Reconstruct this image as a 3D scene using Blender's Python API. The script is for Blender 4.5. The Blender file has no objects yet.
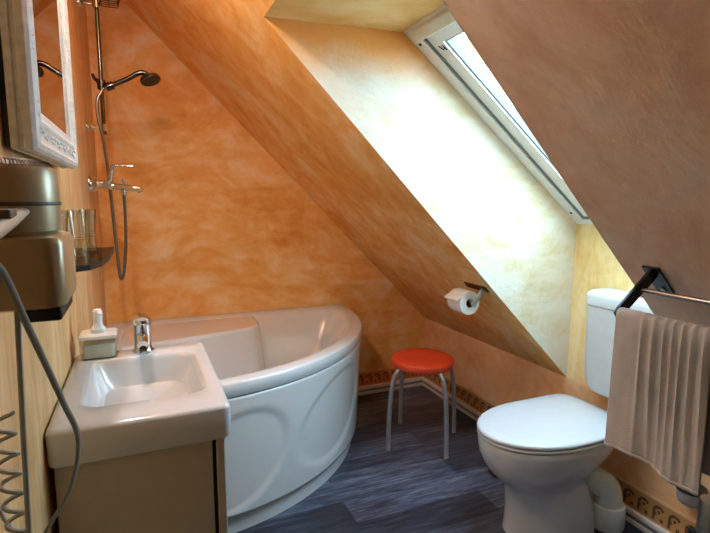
import bpy, bmesh, math, random
from mathutils import Vector, Matrix
random.seed(4)
SC = bpy.context.scene
PI = math.pi

# ------------------------------------------------------------------ camera
F, YAW, PITCH, ROLL = 499.5, 0.4058, 0.1356, 0.0037
fw = Vector((math.sin(YAW)*math.cos(PITCH), math.cos(YAW)*math.cos(PITCH), -math.sin(PITCH)))
rt = Vector((math.cos(YAW), -math.sin(YAW), 0)); up = rt.cross(fw)
r2 = rt*math.cos(ROLL)+up*math.sin(ROLL); u2 = -rt*math.sin(ROLL)+up*math.cos(ROLL)
cd = bpy.data.cameras.new('camera'); cam = bpy.data.objects.new('camera', cd)
SC.collection.objects.link(cam)
m3 = Matrix((r2, u2, -fw)).transposed()
cam.matrix_world = Matrix.Translation((0.1872, 0, 1.277)) @ m3.to_4x4()
cd.sensor_width = 36; cd.sensor_fit = 'HORIZONTAL'; cd.lens = F/710*36
cd.clip_start = 0.02
SC.camera = cam

# ------------------------------------------------------------------ world, light, exposure
w = bpy.data.worlds.new('overcast_sky'); SC.world = w; w.use_nodes = True
bg = w.node_tree.nodes['Background']
bg.inputs['Color'].default_value = (0.53, 0.79, 1.0, 1); bg.inputs['Strength'].default_value = 8.9
SC.view_settings.view_transform = 'Standard'; SC.view_settings.look = 'None'
SC.view_settings.gamma = 1; SC.view_settings.use_curve_mapping = False
SC.view_settings.exposure = 0.95
SC.cycles.max_bounces = 16; SC.cycles.diffuse_bounces = 10; SC.cycles.glossy_bounces = 6
SC.cycles.transparent_max_bounces = 16; SC.cycles.transmission_bounces = 10
SC.cycles.sample_clamp_indirect = 6.0
# portal at the skylight (only guides sampling of the sky, gives no light of its own)
pd = bpy.data.lights.new('skylight_portal', 'AREA'); pd.shape = 'RECTANGLE'; pd.size = 1.15; pd.size_y = 0.78
pd.cycles.is_portal = True
po = bpy.data.objects.new('skylight_portal', pd); SC.collection.objects.link(po)
TN = Vector((.618, 0, .786)); TD = Vector((.786, 0, -.618))     # outer roof normal / down-slope
po.matrix_world = Matrix.Translation(Vector((1.4965, 1.2525, 1.5135))+TN*.10) @ Matrix((TD, Vector((0, 1, 0)), TD.cross(Vector((0, 1, 0))))).transposed().to_4x4()

# ------------------------------------------------------------------ materials
def lin(h):
    h = h.lstrip('#'); c = [int(h[i:i+2], 16)/255 for i in (0, 2, 4)]
    return tuple(x/12.92 if x <= .04045 else ((x+.055)/1.055)**2.4 for x in c)+(1,)
class NT:
    def __init__(s, name):
        s.m = bpy.data.materials.new(name); s.m.use_nodes = True; s.t = s.m.node_tree
        s.b = s.t.nodes['Principled BSDF']
    def n(s, typ, **kw):
        o = s.t.nodes.new(typ)
        for k, v in kw.items():
            if k.startswith('i_'):
                key = k[2:].replace('_', ' ')
                o.inputs[int(key) if key.isdigit() else key].default_value = v
            else: setattr(o, k, v)
        return o
    def l(s, a, b): s.t.links.new(a, b)
    def math(s, op, a, b=None):
        o = s.n('ShaderNodeMath', operation=op)
        for i, v in enumerate((a, b)):
            if v is None: continue
            if isinstance(v, (int, float)): o.inputs[i].default_value = v
            else: s.l(v, o.inputs[i])
        return o.outputs[0]
    def ramp(s, fac, stops):
        o = s.n('ShaderNodeValToRGB'); e = o.color_ramp.elements
        while len(e) < len(stops): e.new(.5)
        for x, (p, c) in zip(e, stops): x.position = p; x.color = lin(c) if isinstance(c, str) else c
        s.l(fac, o.inputs[0]); return o.outputs[0]
    def mix(s, fac, a, b, mode='MIX'):
        o = s.n('ShaderNodeMix', data_type='RGBA', blend_type=mode)
        for i, v in ((0, fac), (6, a), (7, b)):
            if isinstance(v, (int, float, tuple)): o.inputs[i].default_value = v
            else: s.l(v, o.inputs[i])
        return o.outputs[2]
    def noise(s, scale, detail=4, rough=.5, dist=0., mp=None):
        o = s.n('ShaderNodeTexNoise', i_Scale=scale, i_Detail=detail, i_Roughness=rough, i_Distortion=dist)
        if mp is not None: s.l(mp, o.inputs['Vector'])
        return o.outputs['Fac']
    def obj(s, scale=(1, 1, 1), rot=(0, 0, 0)):
        c = s.n('ShaderNodeTexCoord'); m = s.n('ShaderNodeMapping'); m.inputs['Scale'].default_value = scale; m.inputs['Rotation'].default_value = rot
        s.l(c.outputs['Object'], m.inputs['Vector']); return m.outputs[0]
    def bump(s, h, strength=.2, dist=.01):
        o = s.n('ShaderNodeBump', i_Strength=strength, i_Distance=dist); s.l(h, o.inputs['Height']); s.l(o.outputs[0], s.b.inputs['Normal'])

def plain(name, col, rough=.4, metal=0., spec=.5, coat=0., var=.04, scale=30, bump=0.):
    k = NT(name); c = lin(col)
    nz = k.noise(scale, 3, .5, 0, k.obj())
    d = tuple(max(0, x*(1-var*2.5)) for x in c[:3])+(1,)
    k.l(k.ramp(nz, [(.3, d), (.7, c)]), k.b.inputs['Base Color'])
    k.b.inputs['Roughness'].default_value = rough; k.b.inputs['Metallic'].default_value = metal
    k.b.inputs['Specular IOR Level'].default_value = spec
    k.b.inputs['Coat Weight'].default_value = coat; k.b.inputs['Coat Roughness'].default_value = .05
    if bump: k.bump(nz, bump, .002)
    return k.m

def plaster(name, stops, rot=(0, 0, 0), stretch=(1, 1, 1), rough=.55, stain=None, bump=.25, streak=.45, brush=.16):
    """rag-rolled colour wash: cloudy patches, brush streaks and fine grain"""
    k = NT(name); mp = k.obj()
    a = k.noise(1.6, 9, .62, 2.2, mp)
    b = k.noise(3.2, 7, .6, 1.2, k.obj(stretch, rot))
    f = k.noise(28, 5, .6, .6, k.obj((1, 1, 1)))
    v = k.math('ADD', k.math('MULTIPLY', a, 1-streak), k.math('MULTIPLY', b, streak))
    v = k.math('ADD', v, k.math('MULTIPLY', k.math('SUBTRACT', f, .5), .12))
    # sweeping brush marks: very stretched noise bent by a slow warp
    wn = k.n('ShaderNodeTexNoise', i_Scale=1.1, i_Detail=2); k.l(mp, wn.inputs['Vector'])
    wv = k.n('ShaderNodeVectorMath', operation='MULTIPLY_ADD'); k.l(wn.outputs['Color'], wv.inputs[0]); wv.inputs[1].default_value = (1.5, 1.5, 1.5)
    k.l(mp, wv.inputs[2])
    wm = k.n('ShaderNodeMapping'); wm.inputs['Rotation'].default_value = (.5, .6, .3); wm.inputs['Scale'].default_value = (2, 9, 9); k.l(wv.outputs[0], wm.inputs['Vector'])
    br = k.noise(1.6, 5, .6, .3, wm.outputs[0])
    v = k.math('ADD', v, k.math('MULTIPLY', k.math('SUBTRACT', br, .5), brush*2))
    col = k.ramp(v, stops)
    if stain: col = stain(k, col)
    k.l(col, k.b.inputs['Base Color'])
    k.b.inputs['Roughness'].default_value = rough; k.b.inputs['Specular IOR Level'].default_value = .35
    h = k.math('ADD', k.math('ADD', k.math('MULTIPLY', b, .6), k.math('MULTIPLY', br, .5)), k.math('MULTIPLY', f, .35))
    k.bump(h, bump, .012)
    return k.m

ORANGE = [(.28, '#d98c3e'), (.40, '#e8a654'), (.50, '#f1bc70'), (.59, '#f6d096'), (.71, '#fbe8c6')]
m_back = plaster('orange_wash_plaster', ORANGE, (0, .5, 0), (1, 1, 2.6))
m_slope = plaster('orange_slope_plaster', ORANGE, (0, .78, .3), (.7, 2.2, 2.2))
m_knee = plaster('orange_knee_plaster', [(.30, '#dd9c5c'), (.42, '#eab078'), (.55, '#f1c696'), (.68, '#f6dcba')], (0, 0, 0), (1, 1, 1.6))
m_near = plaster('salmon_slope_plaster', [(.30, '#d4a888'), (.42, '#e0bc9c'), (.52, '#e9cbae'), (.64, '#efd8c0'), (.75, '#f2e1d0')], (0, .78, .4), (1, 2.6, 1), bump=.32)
m_left = plaster('ochre_panel_plaster', [(.30, '#bd8a52'), (.42, '#d2a46c'), (.54, '#dfb985'), (.70, '#ead0a8')], (0, 0, 0), (1, 5, .55), streak=.8, bump=.15, brush=.03)
def top_stain(k, col):
    c = k.n('ShaderNodeTexCoord'); s = k.n('ShaderNodeSeparateXYZ'); k.l(c.outputs['Object'], s.inputs[0])
    n = k.noise(5, 5, .6, .8, c.outputs['Object'])
    z = k.math('ADD', s.outputs['Z'], k.math('MULTIPLY', k.math('SUBTRACT', n, .5), .10))
    f = k.n('ShaderNodeMapRange', i_1=1.66, i_2=1.80); k.l(z, f.inputs[0])
    return k.mix(f.outputs[0], col, lin('#e09a4c'))
m_front = plaster('brown_rear_plaster', [(.3, '#3a281c'), (.7, '#4a3324')])
CREAM = [(.30, '#c6aa78'), (.40, '#d2c09a'), (.50, '#d9cdb4'), (.66, '#ddd6c6')]
m_reveal = plaster('cream_reveal_plaster', CREAM, (0, .78, 0), (1, 1, 3), stain=top_stain, bump=.35)
m_sill = plaster('straw_plaster', [(.30, '#dcb46c'), (.42, '#e8c884'), (.54, '#efd69c'), (.68, '#f4e2b8')], (0, 0, 0), (1, 4, .8), streak=.7)
m_soffit = plaster('gold_soffit_plaster', [(.30, '#d9a04a'), (.42, '#e4b264'), (.55, '#ecc480'), (.7, '#f2d6a2')], (0, 0, 0), (1, 2, 1))

def m_floor_():
    k = NT('dark_wood_plank_vinyl')
    c = k.n('ShaderNodeTexCoord')
    br = k.n('ShaderNodeTexBrick', offset=.37, i_Color1=(.25, .25, .25, 1), i_Color2=(.75, .75, .75, 1), i_Mortar=(0, 0, 0, 1),
             i_Scale=1.0, i_Mortar_Size=.0012, i_Mortar_Smooth=.3, i_Bias=0., i_Brick_Width=.92, i_Row_Height=.152)
    k.l(c.outputs['Object'], br.inputs['Vector'])
    mp = k.obj((1.4, 16, 1)); g = k.noise(3.2, 8, .68, .9, mp)
    g2 = k.noise(11, 4, .6, .2, k.obj((2.2, 26, 1)))
    big = k.noise(1.7, 3, .5, .3, k.obj((1, 2.6, 1)))
    v = k.math('ADD', k.math('MULTIPLY', g, .6), k.math('MULTIPLY', g2, .3))
    sep = k.n('ShaderNodeSeparateColor'); k.l(br.outputs['Color'], sep.inputs[0])
    v = k.math('ADD', v, k.math('MULTIPLY', k.math('SUBTRACT', sep.outputs[0], .5), .34))
    v = k.math('ADD', v, k.math('MULTIPLY', k.math('SUBTRACT', big, .5), .35))
    col = k.ramp(v, [(.28, '#1c1f28'), (.41, '#373d4c'), (.50, '#525a6e'), (.60, '#7c8496'), (.73, '#b0b4bc')])
    mort = k.mix(br.outputs['Fac'], col, (.012, .012, .015, 1))
    k.l(mort, k.b.inputs['Base Color'])
    k.l(k.ramp(g2, [(.3, (.30,)*3+(1,)), (.7, (.52,)*3+(1,))]), k.b.inputs['Roughness'])
    k.b.inputs['Specular IOR Level'].default_value = .5
    k.bump(k.math('SUBTRACT', k.math('MULTIPLY', g2, .5), br.outputs['Fac']), .25, .003)
    return k.m
m_floor = m_floor_()

def m_border_(name, axis, base, motif, line):
    """stencilled running border: rows of hooked arches between two lines"""
    k = NT(name); c = k.n('ShaderNodeTexCoord'); s = k.n('ShaderNodeSeparateXYZ'); k.l(c.outputs['Object'], s.inputs[0])
    u = k.math('DIVIDE', s.outputs[axis], .062)
    fr = k.math('SUBTRACT', k.math('FRACT', u), .5)
    v = k.math('SUBTRACT', k.math('DIVIDE', s.outputs['Z'], .062), 1.72)        # ring centre height
    r = k.math('SQRT', k.math('ADD', k.math('MULTIPLY', fr, fr), k.math('MULTIPLY', v, v)))
    ring = k.math('MULTIPLY', k.math('GREATER_THAN', r, .22), k.math('LESS_THAN', r, .40))
    ring = k.math('MULTIPLY', ring, k.math('GREATER_THAN', k.math('ADD', v, k.math('MULTIPLY', fr, .9)), -.12))
    dot = k.math('LESS_THAN', r, .10)
    stem = k.math('MULTIPLY', k.math('LESS_THAN', k.math('ABSOLUTE', k.math('SUBTRACT', fr, .33)), .075),
                  k.math('MULTIPLY', k.math('LESS_THAN', v, .1), k.math('GREATER_THAN', v, -.62)))
    foot = k.math('MULTIPLY', k.math('LESS_THAN', k.math('ABSOLUTE', k.math('ADD', fr, .2)), .10),
                  k.math('MULTIPLY', k.math('LESS_THAN', v, -.36), k.math('GREATER_THAN', v, -.58)))
    mk = k.math('MAXIMUM', k.math('MAXIMUM', ring, dot), k.math('MAXIMUM', stem, foot))
    lo = k.math('MAXIMUM', k.math('LESS_THAN', v, -.72), k.math('GREATER_THAN', v, .62))
    nz = k.noise(60, 4, .6, .5, k.obj())
    mk = k.math('MULTIPLY', mk, k.math('ADD', k.math('MULTIPLY', nz, .6), .55))
    nb = k.noise(6, 5, .6, 1, k.obj())
    bcol = k.ramp(nb, [(.3, base[0]), (.7, base[1])])
    col = k.mix(lo, k.mix(mk, bcol, lin(motif)), lin(line))
    k.l(col, k.b.inputs['Base Color']); k.b.inputs['Roughness'].default_value = .55
    return k.m
m_bord_b = m_border_('stencil_border_back', 'X', ('#d07a38', '#e0924e'), '#6d2412', '#e8a86c')
m_bord_r = m_border_('stencil_border_right', 'Y', ('#b88850', '#cfa068'), '#4a2a18', '#ecc490')
m_skirt = plain('white_skirting', '#ece6e0', .35, var=.03)
m_skgap = plain('grey_skirting_inlay', '#8d8c92', .3)
m_acryl = plain('white_acrylic', '#dfe3e4', .12, spec=.5, coat=.3, var=.01)
m_ceram = plain('white_ceramic', '#d2d5d6', .10, spec=.55, coat=.4, var=.01)
m_lidm = plain('white_gloss_lid', '#cfd3d6', .16, spec=.5, coat=.3, var=.01)
m_cist = plain('white_plastic_cistern', '#ccd3d3', .28, var=.02)
m_cab = plain('beige_lacquer', '#c6baa4', .35, var=.03)
m_dark = plain('dark_gap', '#0d0c0b', .7)
m_chrome = plain('chrome', '#dcdcde', .07, metal=1., var=.01)
m_bronze = plain('worn_dark_chrome', '#6a6156', .2, metal=1., var=.1)
m_steel = plain('brushed_steel', '#b5b0a8', .28, metal=1., var=.08)
m_hosem = plain('ribbed_chrome_hose', '#98928a', .3, metal=1., var=.1, scale=120, bump=.4)
m_black = plain('black_metal', '#1a1816', .4, var=.1)
m_legm = plain('silver_grey_lacquer', '#aeb2b6', .32, metal=.55, var=.05)
m_red = plain('red_orange_plastic', '#f45a38', .38, var=.04)
m_pipe = plain('grey_white_pipe_plastic', '#d9dad4', .3, var=.03)
m_rubber = plain('black_rubber', '#141414', .6)
m_frame = plain('ornate_white_paint', '#dcdcd6', .45, var=.10, scale=60, bump=.4)
m_frback = plain('dark_frame_back', '#1c1712', .7)
m_alu = plain('white_window_lacquer', '#f4f6f6', .35, var=.02)
m_gask = plain('grey_gasket', '#7f8482', .5)
m_vent = plain('cream_vent_flap', '#ddd9c4', .4, var=.03)
m_dryer = plain('champagne_plastic', '#bcaa84', .3, metal=.25, var=.04)
m_dryerd = plain('dark_grille_plastic', '#5e5444', .5)
m_silver = plain('silver_plastic', '#b9bcb4', .3, metal=.1, var=.04)
m_cord = plain('grey_cord', '#a8a292', .45, var=.06)
m_paper = plain('white_tissue_paper', '#f1f0ec', .9, var=.03, scale=90, bump=.3)
m_card = plain('cardboard_core', '#8a745c', .9, var=.1)
m_bin = plain('dark_red_brown_plastic', '#5a2412', .45, var=.1)
m_cup = plain('frosted_grey_plastic', '#a9a9a8', .4, var=.05)
m_pump = plain('white_pump_plastic', '#e9ecea', .3)
m_blueink = plain('dark_blue_ink', '#1c2c3c', .5)
m_fill = NT('fill_lamp_glow'); m_fill.b.inputs['Base Color'].default_value = lin('#f4ead8')  # glowing material of the added, out-of-view fill tube
nl_ = m_fill.noise(12, 2, .5, 0, m_fill.obj())
m_fill.l(m_fill.ramp(nl_, [(.3, '#f2f6ff'), (.7, '#f8faff')]), m_fill.b.inputs['Emission Color'])
FILL_STRENGTH = 46.0
m_fill.b.inputs['Emission Strength'].default_value = FILL_STRENGTH; m_fill = m_fill.m

def m_glass_(name, tint, edge=None, gloss=.03):
    k = NT(name); t = k.t; out = t.nodes['Material Output']
    tr = k.n('ShaderNodeBsdfTransparent'); nz = k.noise(9, 2, .5, 0, k.obj())
    tc = k.ramp(nz, [(.3, tint[0]), (.7, tint[1])])
    if edge: tc = k.mix(k.math('POWER', k.n('ShaderNodeLayerWeight', i_Blend=.5).outputs['Facing'], 3.0), tc, lin(edge))
    k.l(tc, tr.inputs['Color'])
    g = k.n('ShaderNodeBsdfGlossy', i_Roughness=.03); lw = k.n('ShaderNodeLayerWeight', i_Blend=.5); fr = k.n('ShaderNodeMath', operation='MULTIPLY_ADD'); fr.inputs[1].default_value = .55; fr.inputs[2].default_value = gloss; k.l(k.math('POWER', lw.outputs['Facing'], 5.0), fr.inputs[0])
    mx = k.n('ShaderNodeMixShader'); k.l(fr.outputs[0], mx.inputs[0]); k.l(tr.outputs[0], mx.inputs[1]); k.l(g.outputs[0], mx.inputs[2])
    k.l(mx.outputs[0], out.inputs['Surface']); return k.m
m_pane = m_glass_('clear_window_glass', ('#f8fbfc', '#ffffff'))
m_tumbler = m_glass_('clear_tumbler_glass', ('#fbfaf6', '#fefdfb'), '#857048', .12)
m_tbase = m_glass_('thick_tumbler_base', ('#f0e8d4', '#f4ecdc'), '#b8a880', .22)
m_smoke = m_glass_('smoked_shelf_glass', ('#5a4030', '#6a4c38'))
m_soapb = m_glass_('clear_grey_bottle', ('#f0f3f0', '#f6f8f5'))
m_soap = plain('pale_green_soap', '#dde2d8', .3)
def m_mirror_():
    k = NT('mirror_silver'); nz = k.noise(20, 2, .5, 0, k.obj())
    k.l(k.ramp(nz, [(.3, '#d6d2cc'), (.7, '#dcd8d2')]), k.b.inputs['Base Color'])
    k.b.inputs['Metallic'].default_value = 1; k.b.inputs['Roughness'].default_value = .02; return k.m
m_mirror = m_mirror_()
def m_towel_():
    k = NT('taupe_terry'); nz = k.noise(420, 3, .6, 0, k.obj()); lo = k.noise(9, 4, .55, .4, k.obj())
    k.l(k.ramp(lo, [(.3, '#b0aeaa'), (.7, '#c4c2be')]), k.b.inputs['Base Color'])
    k.b.inputs['Roughness'].default_value = .95; k.b.inputs['Specular IOR Level'].default_value = .1
    k.b.inputs['Sheen Weight'].default_value = .4
    k.bump(nz, .6, .003); return k.m
m_towel = m_towel_()

# ------------------------------------------------------------------ mesh helpers
def link(name, bm, mat, parent=None, smooth=False, angle=40):
    bmesh.ops.remove_doubles(bm, verts=bm.verts, dist=1e-6)
    bmesh.ops.recalc_face_normals(bm, faces=bm.faces)
    me = bpy.data.meshes.new(name); bm.to_mesh(me); bm.free()
    o = bpy.data.objects.new(name, me); SC.collection.objects.link(o)
    for m in (mat if isinstance(mat, (list, tuple)) else [mat]): me.materials.append(m)
    if smooth:
        for p in me.polygons: p.use_smooth = True
        try: me.set_sharp_from_angle(angle=math.radians(angle))
        except Exception: pass
    if parent is not None:
        q = parent; off = Vector((0, 0, 0))
        while q is not None: off += q.location; q = q.parent
        me.transform(Matrix.Translation(-off)); o.parent = parent
    return o
def rebase(o, loc):
    """move a top-level mesh's origin to loc without moving its surface"""
    o.data.transform(Matrix.Translation(-Vector(loc))); o.location = loc; return o
def tag(o, label, cat, group=None, kind=None):
    o['label'] = label; o['category'] = cat
    if group: o['group'] = group
    if kind: o['kind'] = kind
    return o
def thing(name, loc, label, cat, group=None):
    o = bpy.data.objects.new(name, None); SC.collection.objects.link(o); o.location = loc
    o.empty_display_size = .05
    return tag(o, label, cat, group)
def struct(o, label=None, cat=None):
    o['kind'] = 'structure'
    if label: o['label'] = label
    if cat: o['category'] = cat
    return o
def copy_tree(o, parent=None):
    c = o.copy(); SC.collection.objects.link(c)
    if parent is not None: c.parent = parent
    for ch in list(o.children): copy_tree(ch, c)
    return c

def add_box(bm, lo, hi, bev=0., seg=3):
    b = bmesh.new(); bmesh.ops.create_cube(b, size=1)
    lo, hi = Vector(lo), Vector(hi)
    for v in b.verts: v.co = Vector(((lo[i]+hi[i])/2+v.co[i]*(hi[i]-lo[i]) for i in range(3)))
    if bev: bmesh.ops.bevel(b, geom=b.edges[:], offset=bev, segments=seg, profile=.5, affect='EDGES')
    merge(bm, b); return bm
def merge(bm, b, mat=None):
    if mat is not None: b.transform(mat)
    me = bpy.data.meshes.new('tmp'); b.to_mesh(me); b.free(); bm.from_mesh(me); bpy.data.meshes.remove(me)
def box(lo, hi, bev=0., seg=3): return add_box(bmesh.new(), lo, hi, bev, seg)
def add_loft(bm, rings, cap0=True, cap1=True, closed=True):
    V = [[bm.verts.new(p) for p in r] for r in rings]; n = len(rings[0])
    for a, b in zip(V[:-1], V[1:]):
        for i in range(n if closed else n-1):
            j = (i+1) % n
            try: bm.faces.new((a[i], a[j], b[j], b[i]))
            except ValueError: pass
    if cap0: bm.faces.new(V[0][::-1])
    if cap1: bm.faces.new(V[-1])
    return bm
def smooth_path(pts, sub=8):
    pts = [Vector(p) for p in pts]; out = []
    for i in range(len(pts)-1):
        p0 = pts[max(i-1, 0)]; p1 = pts[i]; p2 = pts[i+1]; p3 = pts[min(i+2, len(pts)-1)]
        for k in range(sub):
            t = k/sub
            out.append(.5*((2*p1)+(-p0+p2)*t+(2*p0-5*p1+4*p2-p3)*t*t+(-p0+3*p1-3*p2+p3)*t**3))
    out.append(pts[-1]); return out
def add_tube(bm, pts, r, n=12, flat=None):
    pts = [Vector(p) for p in pts]; R = r if isinstance(r, (list, tuple)) else [r]*len(pts)
    t0 = (pts[1]-pts[0]).normalized(); a = t0.orthogonal().normalized(); rings = []
    if flat is not None: a = (Vector(flat[2])-t0*t0.dot(Vector(flat[2]))).normalized()
    for i, p in enumerate(pts):
        t = (pts[min(i+1, len(pts)-1)]-pts[max(i-1, 0)]).normalized()
        a = (a-t*a.dot(t)).normalized(); b = t.cross(a)
        sx, sy = (flat[0], flat[1]) if flat else (1, 1)
        rings.append([p+a*(math.cos(2*PI*k/n)*R[i]*sx)+b*(math.sin(2*PI*k/n)*R[i]*sy) for k in range(n)])
    return add_loft(bm, rings)
def tube(pts, r, n=12, flat=None): return add_tube(bmesh.new(), pts, r, n, flat)
def add_lathe(bm, prof, mat=None, n=32, cap=True):
    b = bmesh.new()
    rings = [[Vector((max(r, 1e-4)*math.cos(2*PI*k/n), max(r, 1e-4)*math.sin(2*PI*k/n), z)) for k in range(n)] for r, z in prof]
    add_loft(b, rings, cap, cap); merge(bm, b, mat); return bm
def axis(loc, d):
    """matrix taking +z to direction d at loc"""
    return Matrix.Translation(loc) @ Vector((0, 0, 1)).rotation_difference(Vector(d)).to_matrix().to_4x4()
def lathe(prof, mat=None, n=32): return add_lathe(bmesh.new(), prof, mat, n)
def add_prism(bm, poly, vec):
    vec = Vector(vec); P = [Vector(p) for p in poly]
    return add_loft(bm, [P, [p+vec for p in P]])
def prism(poly, vec): return add_prism(bmesh.new(), poly, vec)
def rrect(x0, x1, y0, y1, r, z, n=6):
    out = []
    for cx, cy, a0 in ((x1-r, y1-r, 0), (x0+r, y1-r, PI/2), (x0+r, y0+r, PI), (x1-r, y0+r, 1.5*PI)):
        for k in range(n+1):
            a = a0+PI/2*k/n; out.append(Vector((cx+r*math.cos(a), cy+r*math.sin(a), z)))
    return out

# ------------------------------------------------------------------ room shell
D, W, ZK, YN = 2.867, 1.933, .475, -1.25
APX = W+ZK                              # slope: x + z = APX
YA, YB = .88, 1.625                     # dormer opening
XI, ZI = .572, APX-.572                 # inner top edge of the opening
XO, ZO, ZS = 1.06, 1.852, 1.17          # outer top edge, sill height
TH = .12
struct(link('floor', box((-.1, YN-.1, -.08), (W+.1, D+.1, 0)), m_floor), 'dark grey wood plank floor', 'floor')
struct(link('wall_left', box((-.1, YN, 0), (0, D, APX)), m_left), 'pale ochre left wall', 'wall')
struct(link('wall_back', prism([(-.1, D, 0), (W+.1, D, 0), (W+.1, D, ZK), (0, D, APX), (-.1, D, APX)], (0, .1, 0)), m_back), 'orange colour washed back wall', 'wall')
struct(link('wall_front', prism([(-.1, YN, 0), (W+.1, YN, 0), (W+.1, YN, ZK), (0, YN, APX), (-.1, YN, APX)], (0, -.1, 0)), m_front), 'brown wall behind the viewer', 'wall')
struct(link('wall_right', prism([(W, YN, 0), (W, D, 0), (W, D, ZK), (W, YN, ZK)], (.1, 0, 0)), m_knee), 'low orange knee wall under the slope', 'wall')
struct(link('wall_dormer_sill', prism([(W, YA, ZK), (W, YB, ZK), (W, YB, ZS), (W, YA, ZS)], (.05, 0, 0)), m_sill), 'straw yellow wall below the skylight', 'wall')
nrm = Vector((1, 0, 1)).normalized()
def slope_slab(name, y0, y1, x0, x1, mat):
    # ends cut so the slab's thickness stays outside of the opening
    return link(name, prism([(x0, y0, APX-x0), (x0, y1, APX-x0), (x1, y1, APX-x1), (x1, y0, APX-x1)], nrm*.03), mat)
struct(slope_slab('ceiling', YB, D, 0, W, m_slope), 'orange sloping ceiling beyond the skylight', 'ceiling')
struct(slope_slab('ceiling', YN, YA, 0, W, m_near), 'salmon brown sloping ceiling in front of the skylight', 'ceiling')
struct(slope_slab('ceiling', YA, YB, 0, XI, m_slope), 'orange strip of sloping ceiling above the skylight', 'ceiling')
def reveal(y, vy): return prism([(XI-.001, y, ZI+.001-.001), (XO, y, ZO), (XO+.12, y, ZO+.13), (W+.14, y, ZS+.13), (W+.05, y, ZS), (W, y, ZS-.02), (W, y, ZK)], (0, vy, 0))
struct(link('wall_reveal_far', reveal(YB-.002, .0015), m_reveal), 'bright cream slanted reveal of the skylight', 'wall')
struct(link('wall_reveal_near', reveal(YA+.002, -.0015), m_reveal), 'cream reveal on the near side of the skylight', 'wall')
struct(link('ceiling_dormer', prism([(XI, YA, ZI-.0005), (XI, YB, ZI-.0005), (XO, YB, ZO), (XO, YA, ZO)], (0, 0, .05)), m_soffit), 'golden plaster top of the skylight recess', 'ceiling')

# skirting and stencil border
def skirting(name, p0, p1, nrm, label):
    p0, p1, nv = Vector(p0), Vector(p1), Vector(nrm)
    root = bpy.data.objects.new(name, None); SC.collection.objects.link(root); struct(root, label, 'skirting board')
    prof = [(0, 0), (.012, 0), (.012, .017), (.009, .019), (.009, .035), (.012, .037), (.012, .049), (.008, .055), (0, .055)]
    rings = [[p+nv*a+Vector((0, 0, z)) for a, z in prof] for p in (p0, p1)]
    o = link('board', add_loft(bmesh.new(), rings), m_skirt, root)
    r2_ = [[p+nv*a+Vector((0, 0, z)) for a, z in [(.008, .0195), (.0097, .0195), (.0097, .0345), (.008, .0345)]] for p in (p0, p1)]
    link('inlay', add_loft(bmesh.new(), r2_), m_skgap, root)
    return root
skirting('baseboard_back', (0, D, 0), (W, D, 0), (0, -1, 0), 'white skirting along the back wall')
skirting('baseboard_right', (W, D, 0), (W, YN, 0), (-1, 0, 0), 'white skirting along the knee wall')
struct(link('trim_1', box((1.0, D-.002, .055), (W, D, .155)), m_bord_b), 'dark red stencil border on the back wall', 'wall border')
struct(link('trim_2', box((W-.002, YN, .055), (W, D-.002, .155)), m_bord_r), 'dark scroll stencil border on the knee wall', 'wall border')

# ------------------------------------------------------------------ skylight
win = bpy.data.objects.new('window_1', None); SC.collection.objects.link(win); struct(win, 'white framed roof skylight', 'skylight')
P0 = Vector((1.06, 0, 1.857)); LN = 1.111
def wq(t, y, o): return P0+TD*t+TN*o+Vector((0, y, 0))     # t down slope, o outward
def wbox(t0, t1, y0, y1, o0, o1):
    return prism([wq(t0, y0, o0), wq(t1, y0, o0), wq(t1, y1, o0), wq(t0, y1, o0)], TN*(o1-o0))
def ring4(name, mat, t0, t1, y0, y1, wd, o0, o1):
    bm = bmesh.new()
    for a in ((t0, t0+wd, y0, y1), (t1-wd, t1, y0, y1), (t0+wd, t1-wd, y0, y0+wd), (t0+wd, t1-wd, y1-wd, y1)):
        b = wbox(*a, o0, o1); merge(bm, b)
    return link(name, bm, mat, win)
ring4('window_frame', m_alu, -.01, LN+.02, YA, YB, .052, 0, .09)
ring4('gasket', m_gask, .043, LN-.033, YA+.053, YB-.053, .007, .006, .05)
sash = ring4('sash', m_alu, .051, LN-.041, YA+.061, YB-.061, .058, .012, .075)
ring4('glazing_bead', m_gask, .110, LN-.10, YA+.120, YB-.120, .006, .02, .05)
link('pane', wbox(.112, LN-.102, YA+.122, YB-.122, .050, .056), m_pane, win)
vb = bmesh.new(); merge(vb, wbox(.015, .060, YA+.06, YB-.035, -.020, .004))
vo = link('vent_bar', vb, m_vent, win)
bv = vo.modifiers.new('bevel', 'BEVEL'); bv.width = .008; bv.segments = 3
for t in (.075, LN-.08):
    link('screw', lathe([(.006, 0), (.006, .002), (.004, .003)], axis(wq(t, YB-.028, 0), -TN), 12), m_black, win)
st = bmesh.new()
add_tube(st, [wq(.115, YB-.085, .011), wq(.135, YB-.095, .011), wq(.128, YB-.110, .011)], .0022, 6)
add_tube(st, [wq(.118, YB-.104, .011), wq(.140, YB-.108, .011)], .0022, 6)
link('sticker_mark', st, m_blueink, win)

# ------------------------------------------------------------------ added fill light, unseen above the mirror, to brighten the walls
lt = thing('fill_lamp', (0, 1.31, 2.14), 'added fill light shaped as a white tube, unseen above the mirror', 'fill light')
link('wall_plate', box((.001, 1.21, 2.11), (.03, 1.41, 2.17), .005), m_alu, lt)
link('fill_tube', tube([(.075, 1.10, 2.14), (.075, 1.13, 2.14), (.075, 1.49, 2.14), (.075, 1.52, 2.14)], [.026, .03, .03, .026], 24), m_fill, lt, True, 50)
for y in (1.24, 1.38):
    link('arm', tube([(.028, y, 2.14), (.050, y, 2.14)], .008, 12), m_chrome, lt, True)

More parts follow.
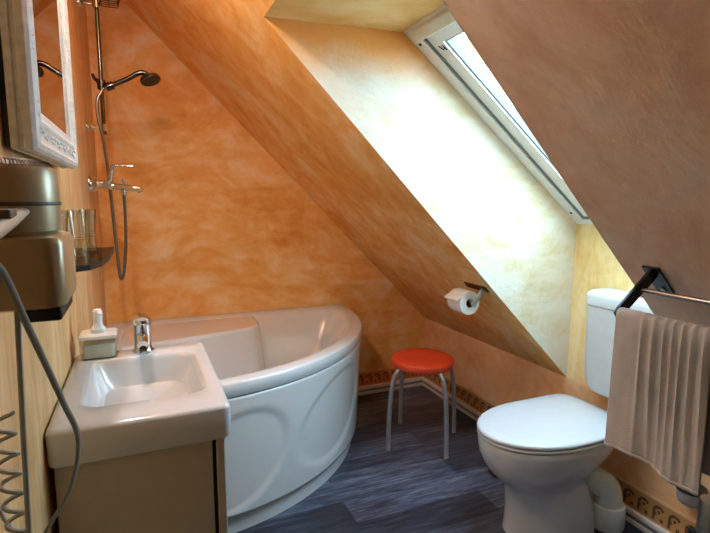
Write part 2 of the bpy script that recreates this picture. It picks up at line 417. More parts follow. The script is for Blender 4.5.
# ------------------------------------------------------------------ bathtub
TC = Vector((.308, 2.75, 0)); G = .003
def tub_ring(r, z, back=G, left=G, n=40, rc=.03):
    """quadrant outline: walls at x=left and y=D-back, arc radius r about TC; anticlockwise"""
    x0, y1 = left, D-back; cor = []
    ye = TC.y-r
    pts = []
    pts += [Vector((x0+(TC.x-x0)*k/4, ye, z)) for k in range(4)]
    for k in range(n+1):
        a = -PI/2+(PI/2)*k/n; pts.append(TC+Vector((r*math.cos(a), r*math.sin(a), z)))
    if y1 > TC.y:
        pts += [Vector((TC.x+r, TC.y+(y1-TC.y)*k/3, z)) for k in range(1, 4)]
    for k in range(1, 11): pts.append(Vector((TC.x+r+(x0-TC.x-r)*k/10, y1, z)))
    for k in range(1, 10): pts.append(Vector((x0, y1+(ye-y1)*k/10, z)))
    return pts
tub = thing('bathtub', (.5, 2.3, 0), 'white corner bathtub with curved panel and round embossed shapes', 'bathtub')
bm = bmesh.new()
def inner(r, z, ins, c=.16, n=40):
    """inner outline with generously rounded corners, same vert count as tub_ring via angular resample"""
    x0, y1 = ins, D-ins
    cx, cy = .50, 2.42
    base = tub_ring(1.0, z); out = []
    for p in base:
        d = Vector((p.x-cx, p.y-cy, 0)); d.normalize()
        # distance to the three bounds
        ts = []
        if d.x < -1e-6: ts.append((x0-cx)/d.x)
        if d.y > 1e-6: ts.append((y1-cy)/d.y)
        ox, oy = cx-TC.x, cy-TC.y
        b = ox*d.x+oy*d.y; cc = ox*ox+oy*oy-r*r
        ts.append(-b+math.sqrt(b*b-cc))
        # smooth minimum rounds the corners
        q = 9.0; t = sum(x**-q for x in ts)**(-1/q)
        out.append(Vector((cx+d.x*t, cy+d.y*t, z)))
    return out
rings = [tub_ring(.985, .560), tub_ring(1.006, .563), tub_ring(1.013, .570), tub_ring(1.013, .6115), tub_ring(1.010, .618), tub_ring(1.004, .621),
         tub_ring(.965, .622, .02, .02), inner(.948, .620, .070), inner(.937, .614, .080), inner(.925, .600, .090), inner(.905, .560, .11), inner(.86, .46, .16), inner(.81, .30, .21), inner(.74, .22, .28), inner(.55, .19, .42)]
add_loft(bm, rings, False, True)
rim = link('rim', bm, m_acryl, tub, True, 60)
# moulded corner seat ledge inside the tub
led = bmesh.new()
LP = [(.075, 2.39), (.30, 2.44), (.58, 2.50), (.70, 2.53), (.74, 2.57), (.755, 2.66), (.755, 2.79), (.075, 2.795)]
LQ = [(.10, 2.36), (.31, 2.405), (.60, 2.465), (.73, 2.495), (.78, 2.55), (.80, 2.65), (.795, 2.76), (.11, 2.765)]
add_loft(led, [[Vector((x, y, .24)) for x, y in LQ], [Vector((x, y, .612)) for x, y in LP]])
lo_ = link('seat_ledge', led, m_acryl, tub, True, 40)
lb = lo_.modifiers.new('bevel', 'BEVEL'); lb.width = .015; lb.segments = 4
# curved front panel with two recessed ovals
bm = bmesh.new(); NA, NZ = 150, 54; a0, a1 = -PI/2-.0, .115
ov = [(math.radians(-81), .295, .240, .220, .30), (math.radians(-49), .325, .285, .205, .35)]
rows = []
for j in range(NZ+1):
    z = .085+(.560-.085)*j/NZ; row = []
    for i in range(NA+1):
        a = a0+(a1-a0)*i/NA; r = .974+.024*(z-.085)/.475
        for (ac, zc, ru, rv, sk) in ov:
            uu = (a-ac)*.99; vv = z-zc; uu2 = uu-sk*vv
            q = math.sqrt((uu2/ru)**2+(vv/rv)**2)
            if q < 1.0:
                s = min(1, (1-q)/.18); s = s*s*(3-2*s)
                r -= .008*s
        row.append(bm.verts.new((TC.x+r*math.cos(a), TC.y+r*math.sin(a), z)))
    rows.append(row)
for j in range(NZ):
    for i in range(NA): bm.faces.new((rows[j][i], rows[j][i+1], rows[j+1][i+1], rows[j+1][i]))
po_ = link('front_panel', bm, m_acryl, tub, True, 80)
so = po_.modifiers.new('solid', 'SOLIDIFY'); so.thickness = .012; so.offset = 1
def arc_band(r0, r1, z0, z1, a0=-PI/2, a1=.115, n=80):
    return [[TC+Vector((r*math.cos(a0+(a1-a0)*k/n), r*math.sin(a0+(a1-a0)*k/n), z)) for r, z in ((r0, z0), (r1, z0), (r1, z1), (r0, z1))] for k in range(n+1)]
link('plinth', add_loft(bmesh.new(), arc_band(.90, .960, 0, .074)), m_acryl, tub, True, 40)
link('shadow_joint', add_loft(bmesh.new(), arc_band(.90, .945, .0735, .086)), m_gask, tub, True, 40)
link('rim_seal', add_loft(bmesh.new(), arc_band(.93, .990, .5595, .5625)), m_gask, tub, True, 40)

# ------------------------------------------------------------------ wash basin on its cabinet
SX, SY0, SY1, SZ = .347, 1.035, 1.553, .841
cab = thing('vanity_cabinet', (.17, 1.29, 0), 'beige lacquered vanity cabinet under the wash basin', 'cabinet')
bm = bmesh.new()
for lo, hi in (((.012, 1.05, 0), (.306, 1.066, .765)), ((.012, 1.524, 0), (.306, 1.540, .765)), ((.012, 1.066, 0), (.024, 1.524, .765)), ((.024, 1.066, .06), (.300, 1.524, .076))): add_box(bm, lo, hi, .0015, 2)
link('body', bm, m_cab, cab)
link('gap', box((.304, 1.056, .06), (.3145, 1.534, .762)), m_dark, cab)
dr = link('door', box((.3145, 1.05, .05), (.333, 1.540, .762), .003, 2), m_cab, cab)
link('handle', lathe([(.004, 0), (.004, .012), (.010, .014), (.010, .022), (.007, .025)], axis((.333, 1.46, .60), (1, 0, 0)), 16), m_chrome, dr, True)
ba = thing('wash_basin', (.17, 1.29, .765), 'small white ceramic wash basin with rectangular bowl on beige cabinet', 'wash basin')
bm = bmesh.new()
R = lambda ins, r, z, n=6: rrect(.002+ins, SX-ins, SY0+ins, SY1-ins*.6, r, z, n)
B = lambda g, r, z, dx=0, n=6: rrect(.052+g, .310-g+dx*0, 1.135+g*1.1, 1.470-g*.8, r, z, n)
rings = [R(.012, .012, .766), R(.002, .016, .768), R(.0, .018, .775), R(.0, .018, .832), R(.003, .016, .8385), R(.010, .012, SZ),
         B(-.004, .046, SZ), B(.002, .042, .838), B(.008, .04, .826), B(.020, .045, .785), B(.036, .05, .755), B(.060, .05, .742), B(.10, .02, .738)]
add_loft(bm, rings)
link('basin', bm, m_ceram, ba, True, 50)
link('drain', lathe([(.022, 0), (.022, .003), (.016, .004), (.0, .0045)], Matrix.Translation((.18, 1.33, .7385)), 20), m_chrome, ba, True)

tp = thing('basin_tap', (.178, 1.508, SZ), 'stubby chrome mixer tap on far edge of the wash basin', 'tap')
T = Matrix.Translation((.178, 1.508, SZ))
link('body', lathe([(.029, 0), (.029, .005), (.025, .009), (.023, .02), (.023, .076), (.025, .080), (.025, .090), (.023, .097), (.013, .103), (.0, .105)], T, 28), m_chrome, tp, True)
link('spout', tube([(.178, 1.50, SZ+.045), (.178, 1.47, SZ+.050), (.178, 1.44, SZ+.048), (.178, 1.425, SZ+.042)], [.016, .0155, .0145, .0135], 16), m_chrome, tp, True)
link('lever', tube(smooth_path([(.178, 1.512, SZ+.098), (.178, 1.495, SZ+.112), (.178, 1.465, SZ+.114), (.178, 1.438, SZ+.110)], 5), .0125, 14, (1.1, .42, (1, 0, 0))), m_chrome, tp, True)
link('outlet', lathe([(.010, 0), (.010, .006), (.008, .007)], axis((.178, 1.430, SZ+.031), (0, 0, -1)), 16), m_bronze, tp, True)

sd = thing('soap_dispenser', (.066, 1.512, SZ), 'square clear soap dispenser with white pump beside the tap', 'soap dispenser')
bm = bmesh.new(); q = lambda g, z, r=.01: rrect(.022+g, .112-g, 1.472+g, 1.552-g, r, z, 4)
add_loft(bm, [q(.003, SZ+.0005), q(0, SZ+.004), q(0, SZ+.056), q(.004, SZ+.060)])
link('bottle', bm, m_soapb, sd, True)
bm = bmesh.new(); add_loft(bm, [q(.006, SZ+.004), q(.005, SZ+.006), q(.005, SZ+.040)])
link('liquid_soap', bm, m_soap, sd, True)
bm = bmesh.new(); add_loft(bm, [q(-.001, SZ+.0575), q(-.001, SZ+.065), q(.003, SZ+.068)])
link('lid', bm, m_pump, sd, True)
bm = bmesh.new(); C0 = Matrix.Translation((.067, 1.512, SZ+.066))
add_lathe(bm, [(.020, 0), (.020, .012), (.013, .020), (.011, .030), (.0115, .040), (.0125, .044), (.0125, .060), (.009, .066), (0, .067)], C0, 24)
add_tube(bm, [(.067, 1.512, SZ+.124), (.072, 1.498, SZ+.125), (.076, 1.486, SZ+.120)], .0045, 10)
link('pump', bm, m_pump, sd, True)

# ------------------------------------------------------------------ mirror
mi = thing('wall_mirror', (0, 1.18, 1.35), 'mirror in ornate white frame high on the left wall', 'mirror')
MY0, MY1, MZ0, MZ1 = .93, 1.49, 1.350, 2.02
fwid = .070
def mring(g, x): return [Vector((x, MY0+g, MZ0+g)), Vector((x, MY1-g, MZ0+g)), Vector((x, MY1-g, MZ1-g)), Vector((x, MY0+g, MZ1-g))]
bm = bmesh.new()
prof = [(.002, .010), (0, .013), (0, .020), (.005, .022), (.005, .027), (0, .029), (0, .040), (.004, .046), (.012, .049), (.018, .046), (.028, .044), (.042, .044), (.046, .0465), (.051, .047), (.055, .045), (.058, .043), (.067, .0425), (fwid, .041), (fwid, .012)]
add_loft(bm, [mring(g, x) for g, x in prof], False, False)
fr = link('frame', bm, m_frame, mi, True, 25)
# beaded scroll relief along the frame
bm = bmesh.new()
def bead(y, z, x=.044, r=.0045):
    b = bmesh.new(); bmesh.ops.create_icosphere(b, subdivisions=1, radius=r); merge(bm, b, Matrix.Translation((x, y, z)))
n = 30
for k in range(n):
    y = MY0+.04+(MY1-MY0-.08)*k/(n-1); z = MZ0+.04+(MZ1-MZ0-.08)*k/(n-1)
    for zz in (MZ0+.033+.006*math.sin(k*1.3), MZ1-.033+.006*math.sin(k*1.3)): bead(y, zz)
    for yy in (MY0+.033+.006*math.sin(k*1.3), MY1-.033+.006*math.sin(k*1.3)): bead(yy, z)
link('relief', bm, m_frame, fr, True)
link('backing', box((0.001, MY0+.006, MZ0+.006), (.012, MY1-.006, MZ1-.006)), m_frback, mi)
link('mirror_glass', box((.0125, MY0+fwid-.004, MZ0+fwid-.004), (.0395, MY1-fwid+.004, MZ1-fwid+.004)), m_mirror, mi)

# ------------------------------------------------------------------ shower
sr = thing('shower_rail', (.066, 2.45, 1.55), 'thin chrome shower rail with two wall brackets by the bathtub', 'shower rail')
link('rail', tube([(.066, 2.45, 1.545), (.066, 2.45, 2.12)], .0085, 14), m_bronze, sr, True)
for z in (1.573, 2.07):
    bm = bmesh.new()
    add_lathe(bm, [(.020, 0), (.020, .006), (.015, .012), (.008, .016), (.008, .046)], axis((0, 2.45, z), (1, 0, 0)), 20)
    add_lathe(bm, [(.008, -.016), (.015, -.014), (.015, .014), (.008, .016)], Matrix.Translation((.066, 2.45, z)), 20)
    link('bracket', bm, m_chrome, sr, True)
bm = bmesh.new()
add_lathe(bm, [(.010, -.022), (.017, -.018), (.017, .018), (.010, .022)], Matrix.Translation((.066, 2.45, 1.75)), 20)
add_tube(bm, [(.066, 2.45, 1.752), (.040, 2.44, 1.775), (.034, 2.438, 1.79)], [.010, .008, .006], 10)
add_lathe(bm, [(.016, -.015), (.018, 0), (.016, .018)], axis((.096, 2.445, 1.745), (.93, 0, .37)), 18)
link('slider', bm, m_bronze, sr, True)
hs = thing('hand_shower', (.10, 2.44, 1.745), 'hand shower with small round head clipped to the rail', 'hand shower')
hp = smooth_path([(.082, 2.445, 1.738), (.12, 2.442, 1.757), (.17, 2.438, 1.782), (.208, 2.435, 1.806), (.232, 2.434, 1.812), (.250, 2.434, 1.803), (.256, 2.434, 1.795)], 5)
link('handle', tube(hp, [.0095+.0035*(i/len(hp)) for i in range(len(hp))], 14), m_bronze, hs, True)
hd = link('head', lathe([(.013, -.014), (.022, -.006), (.040, .004), (.044, .012), (.043, .020), (.040, .022)], axis((.256, 2.434, 1.797), (.28, -.30, -.91)), 28), m_bronze, hs, True)
link('spray_plate', lathe([(.038, .0215), (.036, .0245), (0, .0255)], axis((.256, 2.434, 1.797), (.28, -.30, -.91)), 28), m_black, hd, True)
ho = smooth_path([(.129, 2.40, 1.300), (.130, 2.40, 1.22), (.125, 2.41, 1.08), (.112, 2.42, .955), (.100, 2.425, .918), (.092, 2.43, .960), (.082, 2.44, 1.16), (.072, 2.445, 1.38), (.062, 2.432, 1.52), (.048, 2.430, 1.60), (.047, 2.433, 1.68), (.070, 2.440, 1.728), (.084, 2.445, 1.740)], 10)
link('hose', tube(ho, .0068, 10), m_hosem, hs, True)

mx = thing('bath_mixer', (0, 2.45, 1.334), 'chrome single lever bath mixer on the left wall below the rail', 'mixer tap')
for y in (2.375, 2.525):
    link('rosette', lathe([(.036, 0), (.036, .004), (.032, .012), (.020, .026), (.015, .030), (.015, .056)], axis((0, y, 1.334), (1, 0, 0)), 28), m_chrome, mx, True)
bm = bmesh.new()
add_tube(bm, [(.066, 2.36, 1.330), (.066, 2.39, 1.330), (.070, 2.45, 1.328), (.066, 2.51, 1.330), (.066, 2.54, 1.330)], [.017, .022, .026, .022, .017], 20)
link('body', bm, m_chrome, mx, True)
link('spout', tube(smooth_path([(.075, 2.42, 1.327), (.12, 2.41, 1.322), (.165, 2.40, 1.317), (.192, 2.398, 1.312), (.200, 2.398, 1.300)], 5), .0135, 16), m_chrome, mx, True)
link('lever', tube(smooth_path([(.078, 2.42, 1.338), (.082, 2.42, 1.370), (.090, 2.418, 1.402), (.104, 2.416, 1.412), (.135, 2.412, 1.413), (.170, 2.41, 1.412)], 5), [.015]*8+[.013]*8+[.009]*5+[.006]*5, 14, (1, .75, (0, 1, 0))), m_chrome, mx, True)
link('diverter', lathe([(.005, 0), (.005, .014), (.008, .016), (.008, .026), (.005, .028)], Matrix.Translation((.131, 2.405, 1.330)), 16), m_chrome, mx, True)
link('hose_outlet', lathe([(.010, 0), (.010, .012), (.012, .014), (.012, .024)], axis((.129, 2.40, 1.312), (0, 0, -1)), 16), m_chrome, mx, True)
# small wire basket clipped to the rail top, only its underside reaches the picture
wb = bmesh.new()
for y in (2.40, 2.425, 2.45, 2.475, 2.50): add_tube(wb, [(.078, y, 2.115), (.082, y, 2.085), (.145, y, 2.085), (.152, y, 2.115)], .0025, 6)
for x, z in ((.078, 2.115), (.152, 2.115), (.112, 2.085)): add_tube(wb, [(x, 2.395, z), (x, 2.505, z)], .003, 6)
tag(rebase(link('soap_basket', wb, m_bronze, None, True), (.112, 2.45, 2.085)), 'small dark wire basket at the top of the shower rail', 'basket')

# ------------------------------------------------------------------ glass shelf and tumblers
gs = thing('glass_shelf', (0, 1.23, 1.142), 'small smoked glass shelf on the left wall above the wash basin', 'shelf')
sp = [(.001, 1.43), (.121, 1.43), (.122, 1.40), (.120, 1.20), (.112, 1.11), (.095, 1.055), (.06, 1.03), (.001, 1.025)]
link('shelf_board', prism([(x, y, 1.142) for x, y in sp], (0, 0, .008)), m_smoke, gs)
bm = bmesh.new(); add_loft(bm, [[Vector((x+dx, y+dy, z)) for (z, dx, dy) in ((1.1405, .0005, 0), (1.1405, .0015, 0), (1.1515, .0015, 0), (1.1515, .0005, 0))] for x, y in sp[1:]])
link('dark_edge', bm, m_black, gs)
for y in (1.10, 1.36):
    link('clamp', box((0, y-.012, 1.134), (.022, y+.012, 1.158), .003), m_chrome, gs)
GP = [(.074, 1.345), (.064, 1.225), (.034, 1.285), (.034, 1.185)]
GL = ['clear tumbler at the far end of the shelf, nearest the shower', 'clear tumbler at the front edge of the shelf, second from the shower',
      'clear tumbler close to the wall, in the middle of the row', 'clear tumbler at the near end of the row, half behind the dryer']
g0 = thing('tumbler', (GP[0][0], GP[0][1], 1.1505), GL[0], 'glass', 'tumblers on the glass shelf')
MT = Matrix.Translation((GP[0][0], GP[0][1], 1.1505))
link('cup', lathe([(.0135, .036), (.0138, .045), (.0155, .07), (.0180, .098), (.0172, .0985), (.0145, .07), (.0126, .045), (.011, .040), (.0, .0385)], MT, 28), m_tumbler, g0, True)
link('glass_base', lathe([(.0, 0), (.0135, 0), (.0148, .003), (.0138, .0355), (.0, .0358)], MT, 28), m_tbase, g0, True)
for (x, y), lb_ in list(zip(GP, GL))[1:]:
    c = copy_tree(g0); c.location = (x, y, 1.1505); c['label'] = lb_

# ------------------------------------------------------------------ hair dryer in its wall holder
dh = thing('dryer_holder', (0, .64, 1.165), 'champagne wall holder carrying the hair dryer', 'holder')
bm = bmesh.new(); q = lambda g, z, r=.018: rrect(.001, .114-g, .575+g, .690-g, r, z, 8)
add_loft(bm, [q(.010, 1.163, .012), q(.002, 1.166), q(0, 1.172), q(0, 1.230), q(.003, 1.236), q(.008, 1.238)])
link('body', bm, m_dryer, dh, True, 35)
link('outlet_nozzle', box((.075, .585, 1.150), (.108, .68, 1.1635), .003), m_black, dh)
hdry = thing('hair_dryer', (.056, .63, 1.239), 'champagne hair dryer with grille top resting in wall holder', 'hair dryer')
MH = Matrix.Translation((.0575, .628, 1.2385))
link('barrel', lathe([(.046, 0), (.0505, .004), (.0515, .036), (.050, .066), (.047, .070)], MH, 48), m_dryer, hdry, True)
link('seam', lathe([(.0518, .030), (.0522, .031), (.0522, .033), (.0518, .034)], MH, 48), m_dryerd, hdry, True)
bm = bmesh.new()
add_lathe(bm, [(.0468, .0695), (.0465, .071), (.042, .074), (.030, .076), (0, .077)], MH, 40)
for k in range(90):
    a = 2*PI*k/90
    add_tube(bm, [MH @ Vector((.0475*math.cos(a), .0475*math.sin(a), .069)), MH @ Vector((.043*math.cos(a), .043*math.sin(a), .0745)), MH @ Vector((.025*math.cos(a), .025*math.sin(a), .0775))], .0008, 5)
link('grille', bm, m_dryerd, hdry, True)
hn = link('handle', tube(smooth_path([(.078, .592, 1.263), (.082, .55, 1.2605), (.084, .50, 1.255), (.084, .45, 1.249), (.084, .40, 1.243)], 5), .0085, 20, (.5, 1.0, (0, 0, 1))), m_silver, hdry, True)
link('switch', box((.078, .500, 1.258), (.088, .525, 1.267), .002), m_dryerd, hn)
cp = smooth_path([(.084, .41, 1.243), (.072, .46, 1.232), (.078, .50, 1.215), (.085, .55, 1.151), (.097, .62, 1.052), (.105, .66, .984), (.089, .68, .911), (.059, .68, .861), (.030, .68, .80), (.012, .69, .70)], 10)
link('flat_cord', tube(cp, .0026, 8, (1.3, .6, (0, 1, 0))), m_cord, hdry, True)
coil = []
for k in range(6*16+1):
    t = k/16; a = 2*PI*t
    coil.append((.030+.010*math.cos(a)*1.1+.001*t, .66+.006*math.sin(a), 1.030-.0262*t*.95+.0))
cc = bmesh.new(); add_tube(cc, coil, .0026, 8)
add_tube(cc, smooth_path([coil[-1], (.046, .655, .885), (.036, .66, .875), (.018, .67, .905), (.006, .675, .95)], 6), .0026, 8)
link('coiled_cord', cc, m_cord, hdry, True)
pc = rebase(link('power_cable', tube(smooth_path([(.060, .640, 1.166), (.058, .64, 1.14), (.055, .64, 1.05), (.052, .64, .95), (.050, .64, .88), (.045, .64, .75), (.03, .64, .62), (.004, .64, .55)], 6), .0032, 8), m_cord, None, True), (.06, .64, 1.15))
tag(pc, 'straight grey cable hanging from the dryer holder', 'cable')

# ------------------------------------------------------------------ stool
SCX, SCY = 1.508, 2.18
sto = thing('stool', (SCX, SCY, 0), 'stool with round red orange seat and curved silver legs', 'stool')
link('seat', lathe([(.120, .416), (.150, .414), (.158, .418), (.163, .427), (.164, .446), (.160, .455), (.150, .460), (.10, .4585), (0, .458)], Matrix.Translation((SCX, SCY, 0)), 64), m_red, sto, True, 50)
for ang in (-171, -84, 0, 92):
    a = math.radians(ang); d = Vector((math.cos(a), math.sin(a), 0)); c0 = Vector((SCX, SCY, 0))
    pts = smooth_path([c0+d*.110+Vector((0, 0, .416)), c0+d*.138+Vector((0, 0, .416)), c0+d*.163+Vector((0, 0, .404)), c0+d*.184+Vector((0, 0, .365)), c0+d*.201+Vector((0, 0, .27)), c0+d*.210+Vector((0, 0, .12)), c0+d*.213+Vector((0, 0, .004))], 6)
    lg = link('leg', tube(pts, .0115, 14), m_legm, sto, True)
    link('foot_cap', lathe([(.0125, 0), (.0125, .010), (.011, .012)], Matrix.Translation(c0+d*.213), 14), m_cord, lg, True)

# ------------------------------------------------------------------ toilet
TY = 1.385
def egg(xf, xb, wd, z, xc=None, p=.55, n=56, cy=TY, pw=.62):
    if xc is None: xc = xf+(xb-xf)*.52
    out = []
    for k in range(n):
        t = 2*PI*k/n; c, s = math.cos(t), math.sin(t)
        if c < 0: out.append(Vector((xc+c*(xc-xf), cy+s*wd/2, z)))
        else: out.append(Vector((xc+(c**p)*(xb-xc), cy+math.copysign(abs(s)**pw, s)*wd/2, z)))
    return out
to = thing('toilet', (1.58, TY, 0), 'white floor standing toilet with closed lid under the skylight', 'toilet')
bm = bmesh.new()
rings = [egg(1.425, 1.790, .256, 0, p=.4, pw=.6), egg(1.428, 1.790, .252, .02, p=.4, pw=.6), egg(1.430, 1.775, .240, .10, p=.4, pw=.6), egg(1.420, 1.75, .230, .18, p=.45, pw=.65), egg(1.404, 1.735, .236, .215, p=.6, pw=.7),
         egg(1.372, 1.73, .262, .240, xc=1.54, p=.6), egg(1.345, 1.75, .305, .270, xc=1.54), egg(1.322, 1.78, .340, .305, xc=1.545), egg(1.308, 1.815, .362, .340, xc=1.55), egg(1.303, 1.85, .372, .375, xc=1.555), egg(1.303, 1.865, .374, .395, xc=1.555), egg(1.306, 1.865, .370, .401, xc=1.555)]
add_loft(bm, rings)
link('bowl', bm, m_ceram, to, True, 60)
bm = bmesh.new(); E = lambda g, z: egg(1.296+g, 1.878-g*.5, .386-2*g, z, xc=1.58, p=.16, pw=.55)
add_loft(bm, [E(.008, .4025), E(.002, .405), E(0, .410), E(.002, .415), E(.006, .4165)])
link('seat_ring', bm, m_lidm, to, True, 50)
bm = bmesh.new()
add_loft(bm, [E(.006, .4195), E(0, .422), E(-.001, .428), E(.002, .4335), E(.010, .4365), E(.05, .4385), E(.12, .4395)])
link('lid', bm, m_lidm, to, True, 50)
for s in (-1, 1):
    link('hinge', tube([(1.855, TY+s*.10-.02, .415), (1.855, TY+s*.10+.02, .415)], .010, 14), m_lidm, to, True)
# cistern on the wall
ci = thing('cistern', (1.86, 1.26, .50), 'white plastic cistern on the wall above the toilet', 'cistern')
bm = bmesh.new()
def cring(z, g, rr=.035):
    return rrect(1.823+g, W-.002, 1.075+g, 1.458-g, rr, z, 8)
add_loft(bm, [cring(.495, .040, .03), cring(.505, .022, .032), cring(.535, .008), cring(.60, .002), cring(.70, 0), cring(.858, -.002)])
link('tank', bm, m_cist, ci, True, 50)
bm = bmesh.new()
add_loft(bm, [cring(.8590, 0), cring(.8605, -.005), cring(.895, -.005), cring(.908, -.001), cring(.917, .010), cring(.921, .03, .03)])
tl = link('tank_lid', bm, m_cist, ci, True, 50)
link('flush_button', lathe([(.022, 0), (.022, .004), (.018, .006), (0, .0065)], Matrix.Translation((1.875, 1.24, .9212)), 24), m_chrome, tl, True)
link('flush_pipe', tube(smooth_path([(1.90, 1.33, .515), (1.90, 1.34, .46), (1.893, 1.36, .38), (1.875, TY, .33), (1.84, TY, .325), (1.79, TY, .325)], 5), .020, 16), m_pipe, ci, True)
# soil pipe behind the bowl
wp = thing('soil_pipe', (1.79, 1.275, 0), 'grey white waste pipe elbow with wide floor collar behind the toilet', 'pipe')
link('elbow', tube(smooth_path([(1.748, 1.332, .188), (1.758, 1.322, .19), (1.772, 1.308, .19), (1.804, 1.279, .168), (1.812, 1.272, .13), (1.812, 1.272, .095)], 6), [.048]*8+[.050]*23, 24), m_pipe, wp, True)
link('socket_ring', tube([(1.733, 1.345, .19), (1.748, 1.330, .191)], .060, 24), m_pipe, wp, True)
link('collar', lathe([(.062, .012), (.064, .016), (.064, .098), (.062, .104), (.051, .106), (.049, .10)], Matrix.Translation((1.812, 1.272, 0)), 32), m_pipe, wp, True)
link('floor_seal', lathe([(.070, 0), (.068, .010), (.060, .0125)], Matrix.Translation((1.812, 1.272, 0)), 32), m_rubber, wp, True)

# dark red-brown bin mostly hidden by the bowl
bn = thing('waste_bin', (1.70, 1.72, 0), 'dark red brown round bin peeking out behind the toilet bowl', 'bin')
MB_ = Matrix.Translation((1.715, 1.74, 0))
link('bucket', lathe([(.075, 0), (.082, .004), (.092, .20), (.095, .205), (.090, .206)], MB_, 36), m_bin, bn, True)
link('bin_lid', lathe([(.094, .207), (.092, .215), (.06, .228), (0, .232)], MB_, 36), m_bin, bn, True)

# ------------------------------------------------------------------ toilet paper on the slope
ph = thing('paper_holder', (1.49, 1.74, .905), 'dark flat metal paper holder fixed to the orange slope', 'paper holder')
def on_slope(x, y, o=0): return Vector((x, y, APX-x))-nrm*o
bm = bmesh.new()
add_prism(bm, [on_slope(1.494, 1.815, .0005), on_slope(1.494, 1.665, .0005), on_slope(1.517, 1.665, .0005), on_slope(1.517, 1.815, .0005)], -nrm*.004)
link('wall_plate', bm, m_bronze, ph)
bm = bmesh.new(); a = on_slope(1.507, 1.69, .004); b = Vector((1.468, 1.69, .855)); c = Vector((1.450, 1.69, .832))
add_tube(bm, [a, b, c], .013, 16, (1, .22, (1, 0, -.9)))
link('arm', bm, m_steel, ph, True)
link('spindle', tube([(1.456, 1.686, .848), (1.456, 1.83, .848)], .008, 14), m_steel, ph, True)
RC = Vector((1.456, 1.765, .838))
tr = thing('toilet_roll', (1.456, 1.765, .838), 'white toilet paper roll with loose end on the slope holder', 'toilet roll')
bm = bmesh.new()
add_lathe(bm, [(.019, -.048), (.049, -.048), (.051, -.045), (.051, .045), (.049, .048), (.019, .048)], axis(RC, (0, 1, 0)), 48, False)
link('paper', bm, m_paper, tr, True, 40)
link('core', add_lathe(bmesh.new(), [(.0195, -.048), (.0195, .048), (.0175, .048), (.0175, -.048), (.0195, -.048)], axis(RC, (0, 1, 0)), 32, False), m_card, tr, True)
bm = bmesh.new(); rows = []
for k in range(9):
    t = k/8; a = PI*.55+t*1.25
    rr_ = .0515+.010*max(0, t-.45)
    rows.append([bm.verts.new((RC.x+rr_*math.cos(a)-max(0, t-.6)*.03, RC.y-.047+.094*j/6, RC.z+rr_*math.sin(a)+(max(0, t-.6)*.012))) for j in range(7)])
for k in range(8):
    for j in range(6): bm.faces.new((rows[k][j], rows[k][j+1], rows[k+1][j+1], rows[k+1][j]))
lf = link('loose_sheet', bm, m_paper, tr, True); so = lf.modifiers.new('solid', 'SOLIDIFY'); so.thickness = .0012

# ------------------------------------------------------------------ towel rack and towel
rk = thing('towel_rack', (1.32, .80, APX-1.32), 'black bracketed steel double towel rail on the sloping ceiling', 'towel rail')
RY1, RY0 = .795, .36
TX, TZ = 1.190, 1.018
for y in (RY1, RY0):
    bm = bmesh.new()
    P = [on_slope(1.287, y+.022, .0005), on_slope(1.287, y-.020, .0005), on_slope(1.362, y-.020, .0005), on_slope(1.362, y+.022, .0005)]
    add_prism(bm, P, -nrm*.005)
    br = link('bracket', bm, m_black, rk)
    bm = bmesh.new()
    a = on_slope(1.300, y, .004)
    e = Vector((TX, y, TZ)); dirv = (e-a).normalized(); side = Vector((0, 1, 0)).cross(dirv).normalized()
    o_ = [a+side*.015, a-side*.015, e-side*.013-dirv*.004, e-side*.008+dirv*.010, e+side*.008+dirv*.010, e+side*.013-dirv*.004]
    add_prism(bm, [p+Vector((0, .003, 0)) for p in o_], (0, -.006, 0))
    link('arm', bm, m_black, br)
    link('bolt', lathe([(.006, 0), (.006, .003), (.003, .004)], axis(on_slope(1.340, y, .0055), -nrm), 10), m_steel, br, True)
a = on_slope(1.300, RY1, .004); mid = a.lerp(Vector((TX, RY1, TZ)), .40)
link('rail', tube([(mid.x+.006, RY1-.002, mid.z-.004), (mid.x+.006, RY0, mid.z-.004)], .0062, 16), m_steel, rk, True)
link('rail', tube([(TX, RY1-.002, TZ), (TX, RY0, TZ)], .0062, 16), m_steel, rk, True)

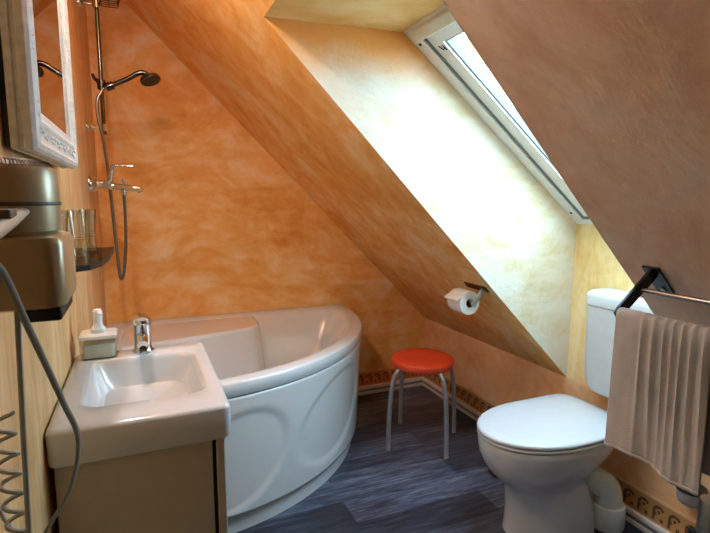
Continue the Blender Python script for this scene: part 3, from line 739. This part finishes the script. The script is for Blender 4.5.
# towel folded over the front rail
bm = bmesh.new(); NY, NS = 96, 70; Y0, Y1 = .583, .789
rows = []
Lf, Lb = .312, .285; rr = .0125; tot = Lb+PI*rr+Lf
def tw(s):
    if s < Lb: return TX+rr, TZ-(Lb-s), -1
    s -= Lb
    if s < PI*rr:
        a = s/rr; return TX+rr*math.cos(a), TZ+rr*math.sin(a), 0
    s -= PI*rr
    return TX-rr, TZ-s, 1
for i in range(NS+1):
    s = tot*i/NS; x, z, sd_ = tw(s); row = []
    for j in range(NY+1):
        v = j/NY; y = Y1+(Y0-Y1)*v
        dep = max(0, min(1, (TZ-z)/.05)); low = max(0, min(1, (TZ-z)/.3))
        rib = max(0, min(1, (v-.22)/.1))
        ph_ = v*58+1.2*math.sin(v*9)
        fold = (.0065*rib*(1-2*abs(math.sin(ph_/2))**.7)*(1-.75*max(0, low-.3)/.7)+min(1, v/.2)*low*(.006*math.sin(v*8+1.0)+.004*math.sin(v*17+.6+low*2)))
        top = .0035*rib*(.5-abs(math.sin(ph_/2))**.7)*(1-dep)
        dx = -(fold*(.35+.65*dep))*(1 if sd_ >= 0 else -.15)
        if sd_ < 0: dx = min(.004, dx)
        else: dx -= .004*low
        yy = y+(.001*low*(1-v*1.2))-.012*v*low
        row.append(bm.verts.new((x+dx, yy, z+top+(.006*math.sin(v*6)*low if sd_ > 0 else 0))))
    rows.append(row)
for i in range(NS):
    for j in range(NY): bm.faces.new((rows[i][j], rows[i][j+1], rows[i+1][j+1], rows[i+1][j]))
tw_root = thing('towel', (TX, .69, .70), 'taupe terry towel with ribbed folds hanging from the towel rail', 'towel')
tc = link('cloth', bm, m_towel, tw_root, True, 80)
so = tc.modifiers.new('solid', 'SOLIDIFY'); so.thickness = .005; so.offset = 0
hem = bmesh.new()
for j in range(0, NY*1, 2):
    v = j/NY
zt = TZ-Lf
hp_ = []
for j in range(0, 49):
    v = j/48; low = 1.0; ph_ = v*58+1.2*math.sin(v*9); rib = max(0, min(1, (v-.22)/.1))
    fold = (.0065*rib*(1-2*abs(math.sin(ph_/2))**.7)*.25+min(1, v/.2)*(.006*math.sin(v*8+1.0)+.004*math.sin(v*17+2.6)))
    hp_.append((TX-rr-fold-.004, Y1+(Y0-Y1)*v+.001*(1-v*1.2)-.012*v, zt+.006*math.sin(v*6)))
link('hem', tube(hp_, [.0045+.0010*(k % 2) for k in range(49)], 8), m_towel, tw_root, True)

# ------------------------------------------------------------------ things below the towel
cu = thing('wall_cup', (1.87, 1.0, .25), 'grey cup with dark rim on the knee wall below the towel', 'cup')
MC = Matrix.Translation((1.885, 1.012, .240))
link('cup_body', lathe([(.0, 0), (.034, .001), (.040, .006), (.043, .02), (.045, .05), (.043, .05), (.0, .012)], MC, 32), m_cup, cu, True)
link('cup_rim', lathe([(.046, .048), (.048, .052), (.046, .058), (.040, .056)], MC, 32), m_black, cu, True)
sb = thing('steel_stand', (1.80, .925, 0), 'upright brushed steel tube on the floor under the towel', 'stand')
MS = Matrix.Translation((1.818, .905, 0))
link('tube_body', lathe([(.034, .006), (.036, .008), (.036, .325), (.034, .329), (0, .330)], MS, 36), m_steel, sb, True)
link('foot_ring', lathe([(.042, 0), (.042, .006), (.036, .008)], MS, 36), m_black, sb, True)
link('clip', box((1.786, .930, .185), (1.806, .952, .213), .003), m_black, sb)
